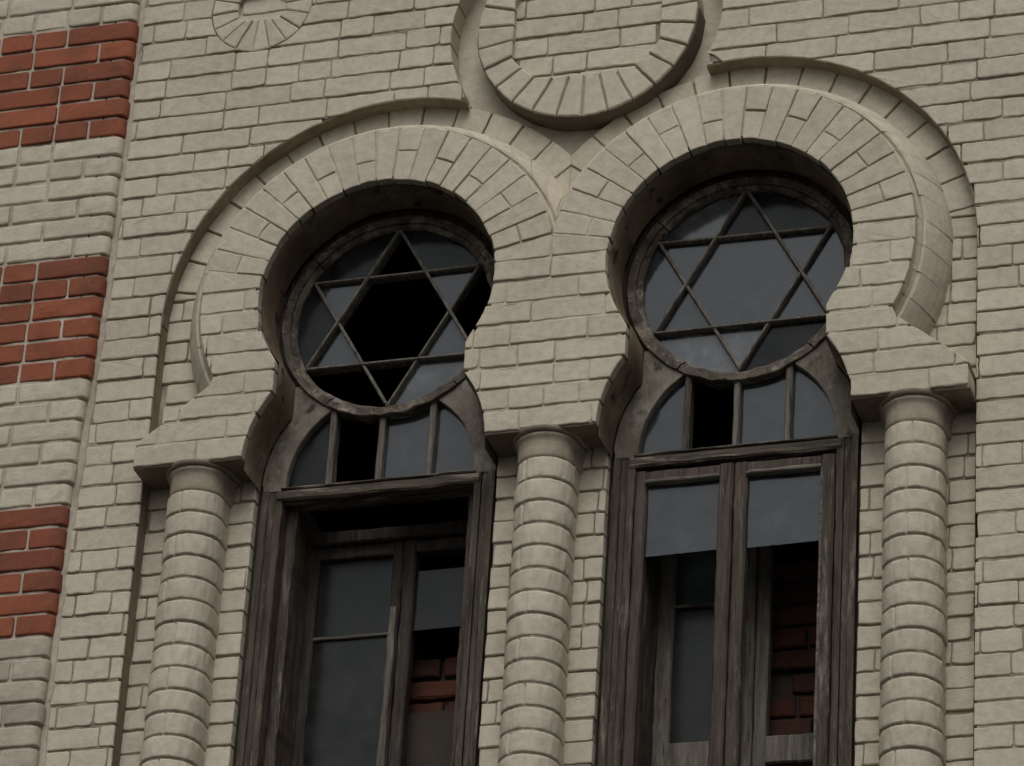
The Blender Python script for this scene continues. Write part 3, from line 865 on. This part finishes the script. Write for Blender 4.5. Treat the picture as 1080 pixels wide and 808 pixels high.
    for i in range(4):
        if (idx == 0 and i in (1,)) or (idx == 1 and i == 1): continue
        pane(fan_poly(edges[i], edges[i + 1]), 0.108, 'pane', M['glass_dim'] if (idx == 0 and i == 0) else M['glass'], W, 0.01)
    # transom with weather moulding
    mb = MB()
    mb.box(c - 0.325, c + 0.325, 0.072, 0.16, ZC - 0.638, ZC - 0.602, bev=0.006, jit=0.003, seg=26)
    mb.box(c - 0.312, c + 0.312, 0.068, 0.10, ZC - 0.602, ZC - 0.595, bev=0.003, jit=0.002, seg=26)
    sub(mb, 'transom', M['wood_x'], W)
    # outer casements, left only on the right-hand window
    if idx == 1:
        zt = -0.655; gz = -0.700
        for s2, (xa, xb, ga, gb) in enumerate(((-0.304, -0.003, -0.270, -0.046), (0.001, 0.304, 0.040, 0.264))):
            mb = MB()
            mb.box(c + xa, c + ga, 0.074, 0.112, ZC + zb, ZC + zt, bev=0.006, jit=0.003, seg=40)
            mb.box(c + gb, c + xb, 0.072 + 0.002 * s2, 0.112, ZC + zb, ZC + zt, bev=0.006, jit=0.003, seg=40)
            mb.box(c + ga, c + gb, 0.076, 0.112, ZC + gz + 0.012, ZC + zt, bev=0.004, jit=0.002, seg=12)
            S = sub(mb, 'casement', M['redwood'] if s2 == 0 else M['wood'], W)
            mb = MB()
            mb.box(c + ga - 0.002, c + gb + 0.002, 0.066, 0.10, ZC + gz, ZC + gz + 0.013, bev=0.003, jit=0.002, seg=12)
            if s2 == 1: mb.box(c + gb - 0.001, c + gb + 0.007, 0.070, 0.10, ZC + zb, ZC + gz, bev=0.003, jit=0.002, seg=30)
            sub(mb, 'glazing_bead', M['greywood_x'], W)
            br = -0.936
            low = [(c + ga - 0.004 + (gb - ga + 0.008) * q / 14, ZC + br + 0.0012 * noise.noise(Vector((q * 0.9, s2 * 5, 1))) + 0.0003 * q) for q in range(15)]
            pane(low + [(c + gb + 0.004, ZC + gz + 0.004), (c + ga - 0.004, ZC + gz + 0.004)], 0.092, 'pane', M['glass'], W, 0.004)
    # inner casements, a hand's depth behind
    yi = 0.285; zt = -0.700
    iw = M['wood'] if idx == 0 else M['greywood']
    for s2, (xa, xb, ga, gb) in enumerate(((-0.300, 0.022, -0.248, -0.008), (0.026, 0.300, 0.066, 0.250))):
        mb = MB(); y2 = yi + 0.04
        if idx == 1 and s2 == 0: ga = -0.228
        mb.box(c + xa, c + ga, yi, y2, ZC + zb, ZC + zt, bev=0.005, jit=0.005 if idx == 0 else 0.002, seg=40)
        mb.box(c + gb, c + xb, yi + 0.003 * s2, y2, ZC + zb, ZC + zt, bev=0.005, jit=0.004, seg=40)
        mb.box(c + ga, c + gb, yi + 0.001, y2, ZC + zt - 0.042, ZC + zt, bev=0.004, jit=0.003, seg=12)
        if idx == 1: mb.box(c + ga, c + gb, yi + 0.001, y2, ZC - 1.545, ZC - 1.455, bev=0.005, jit=0.003, seg=10)
        sub(mb, 'inner_casement', M['greywood'] if idx == 1 else M['darkwood'], W)
        if idx == 0 and s2 == 0:
            mb = MB(); mb.box(c + gb + 0.004, c + xb - 0.004, yi - 0.012, yi - 0.001, ZC + zb, ZC - 0.93, bev=0.004, jit=0.005, seg=40)
            sub(mb, 'astragal', M['greywood'], W)
        if s2 == 0:
            if idx == 0:
                pane([(c + ga - 0.004, ZC - 1.012), (c + gb + 0.004, ZC - 1.008), (c + gb + 0.004, ZC + zt - 0.038), (c + ga - 0.004, ZC + zt - 0.038)], yi + 0.018, 'pane', M['glass_in'], W)
                pane([(c + ga - 0.004, ZC + zb), (c + gb + 0.004, ZC + zb), (c + gb + 0.004, ZC - 1.006), (c + ga - 0.004, ZC - 1.010)], yi + 0.010, 'pane', M['glass_in'], W, 0.01)
                mb = MB(); mb.box(c + ga, c + gb, yi + 0.004, yi + 0.02, ZC - 1.016, ZC - 1.006, bev=0.002, jit=0.003, seg=12)
                sub(mb, 'glazing_bar', M['greywood_x'], W)
            else:
                mb = MB(); mb.box(c + ga, c + gb, yi + 0.004, yi + 0.03, ZC - 1.010, ZC - 1.002, bev=0.002, jit=0.002, seg=12)
                mb.box(c + ga, c + gb, yi + 0.030, yi + 0.06, ZC - 1.150, ZC - 1.118, bev=0.003, jit=0.003, seg=12)
                sub(mb, 'glazing_bar', M['wood_x'], W)  # dark reflections in the inner glass, modelled as bars
                pane([(c + ga - 0.004, ZC + zb), (c + gb + 0.004, ZC + zb), (c + gb + 0.004, ZC + zt - 0.038), (c + ga - 0.004, ZC + zt - 0.038)], yi + 0.018, 'pane', M['glass_in'], W)
        elif idx == 0:
            pane([(c + ga - 0.004, ZC - 1.003), (c + gb + 0.004, ZC - 1.000), (c + gb + 0.004, ZC - 0.80), (c + ga - 0.004, ZC - 0.80)], yi + 0.018, 'pane', M['glass_in'], W, 0.006)
    mb = MB()
    mb.box(c - 0.300, c + 0.300, yi - 0.02, yi + 0.06, ZC + zt + 0.002, ZC + zt + 0.045, bev=0.005, jit=0.004, seg=20)
    sub(mb, 'inner_head_rail', M['darkwood'], W)
    # sill board below the picture
    mb = MB(); mb.box(c - 0.386, c + 0.386, 0.03, 0.40, ZC + zb - 0.05, ZC + zb, bev=0.006, jit=0.003, seg=20)
    sub(mb, 'sill', M['wood_x'], W)
    # rough brick filling seen through the right-hand inner casement
    mb = MB(); rnd = random.Random(200 + idx)
    top = -1.03 if idx == 0 else -0.86
    z = zb; row = 0
    while z < top:
        x = -0.40 - rnd.random() * 0.2
        while x < 0.40:
            w = rnd.choice((0.12, 0.24)); yo = rnd.uniform(-0.012, 0.012) + (0.03 if rnd.random() < 0.12 else 0)
            if not (z > top - 0.16 and rnd.random() < 0.3):
                xa = max(x, -0.40); xb = min(x + w, 0.40)
                if xb - xa > 0.03: brick(mb, rect(c + xa + 0.005, c + xb - 0.005, ZC + z + 0.006, ZC + z + CH - 0.006), 0.40 + yo, 0.52, None, bev=0.009, rough=0.004, tint=rnd.random())
            x += w
        z += CH; row += 1
    sub(mb, 'brick_filling', M['oldred'], W)
    mb = MB(); mb.box(c - 0.40, c + 0.40, 0.418, 0.53, ZC + zb, ZC + top - 0.03, bev=0.003)
    if idx == 0: mb.box(c + 0.03, c + 0.40, 0.375, 0.41, ZC + zb, ZC - 1.245, bev=0.006, jit=0.006, seg=14)
    sub(mb, 'filling_mortar', M['rubble'], W)
    # brick sides and soffit of the opening behind the frame
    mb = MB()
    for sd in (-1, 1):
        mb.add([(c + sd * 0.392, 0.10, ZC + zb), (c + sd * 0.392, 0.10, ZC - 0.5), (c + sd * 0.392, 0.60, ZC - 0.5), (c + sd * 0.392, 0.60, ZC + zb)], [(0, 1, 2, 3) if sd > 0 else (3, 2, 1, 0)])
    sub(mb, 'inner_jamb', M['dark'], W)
for i, c in enumerate((XL, XR)): window(c, i)

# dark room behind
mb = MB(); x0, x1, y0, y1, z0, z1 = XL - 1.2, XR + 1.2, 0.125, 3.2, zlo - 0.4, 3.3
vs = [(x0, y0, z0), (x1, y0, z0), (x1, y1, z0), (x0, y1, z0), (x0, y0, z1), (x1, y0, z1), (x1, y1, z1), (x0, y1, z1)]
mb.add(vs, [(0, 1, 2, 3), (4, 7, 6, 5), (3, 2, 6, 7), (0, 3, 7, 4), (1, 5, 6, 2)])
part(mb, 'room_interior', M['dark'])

# ------------------------------------------------------------------ light
SE, SA = math.radians(58), math.radians(150)   # elevation; compass angle of the sun seen from the wall
w = bpy.data.worlds.new("World"); bpy.context.scene.world = w; w.use_nodes = True
nt = w.node_tree; nt.nodes.clear()
sky = nt.nodes.new('ShaderNodeTexSky'); sky.sky_type = 'NISHITA'; sky.sun_disc = False
# light comes from the street side, high and a little from the right
sdir = Vector((0.10, -0.72, 1.0)).normalized()
sky.sun_elevation = math.asin(sdir.z); sky.sun_rotation = math.atan2(sdir.x, sdir.y)
sky.air_density = 1.2; sky.dust_density = 6.0; sky.ozone_density = 1.0
hs = nt.nodes.new('ShaderNodeHueSaturation'); hs.inputs['Saturation'].default_value = 0.10
bg = nt.nodes.new('ShaderNodeBackground'); bg.inputs['Strength'].default_value = 0.08
ow = nt.nodes.new('ShaderNodeOutputWorld')
nt.links.new(sky.outputs[0], hs.inputs['Color']); nt.links.new(hs.outputs[0], bg.inputs[0]); nt.links.new(bg.outputs[0], ow.inputs[0])
sl = bpy.data.lights.new('sun', 'SUN'); sl.energy = 0.7; sl.angle = math.radians(40); sl.color = (1.0, 0.97, 0.91)
so = bpy.data.objects.new('sun', sl); C.objects.link(so); so.rotation_euler = sdir.to_track_quat('Z', 'Y').to_euler(); so.location = (0, -5, 8)

# ------------------------------------------------------------------ camera
yaw, pitch, roll = -0.32817842, 0.52073143, 0.06686581
fw = Vector((math.sin(yaw) * math.cos(pitch), math.cos(yaw) * math.cos(pitch), math.sin(pitch)))
rt = Vector((math.cos(yaw), -math.sin(yaw), 0)); up = rt.cross(fw)
r_ = math.cos(roll) * rt + math.sin(roll) * up; u_ = -math.sin(roll) * rt + math.cos(roll) * up
cd = bpy.data.cameras.new('camera'); cam = bpy.data.objects.new('camera', cd); C.objects.link(cam)
mtx = Matrix((r_, u_, -fw)).transposed().to_4x4(); mtx.translation = Vector((2.95502144, -11.05478959, -5.16202097))
cam.matrix_world = mtx
cd.sensor_width = 36; cd.lens = 4686.64 / 1080 * 36; cd.clip_start = 0.1; cd.clip_end = 1000
sc = bpy.context.scene; sc.camera = cam
sc.view_settings.view_transform = 'Standard'; sc.view_settings.look = 'None'; sc.view_settings.gamma = 1
sc.view_settings.exposure = 0.15
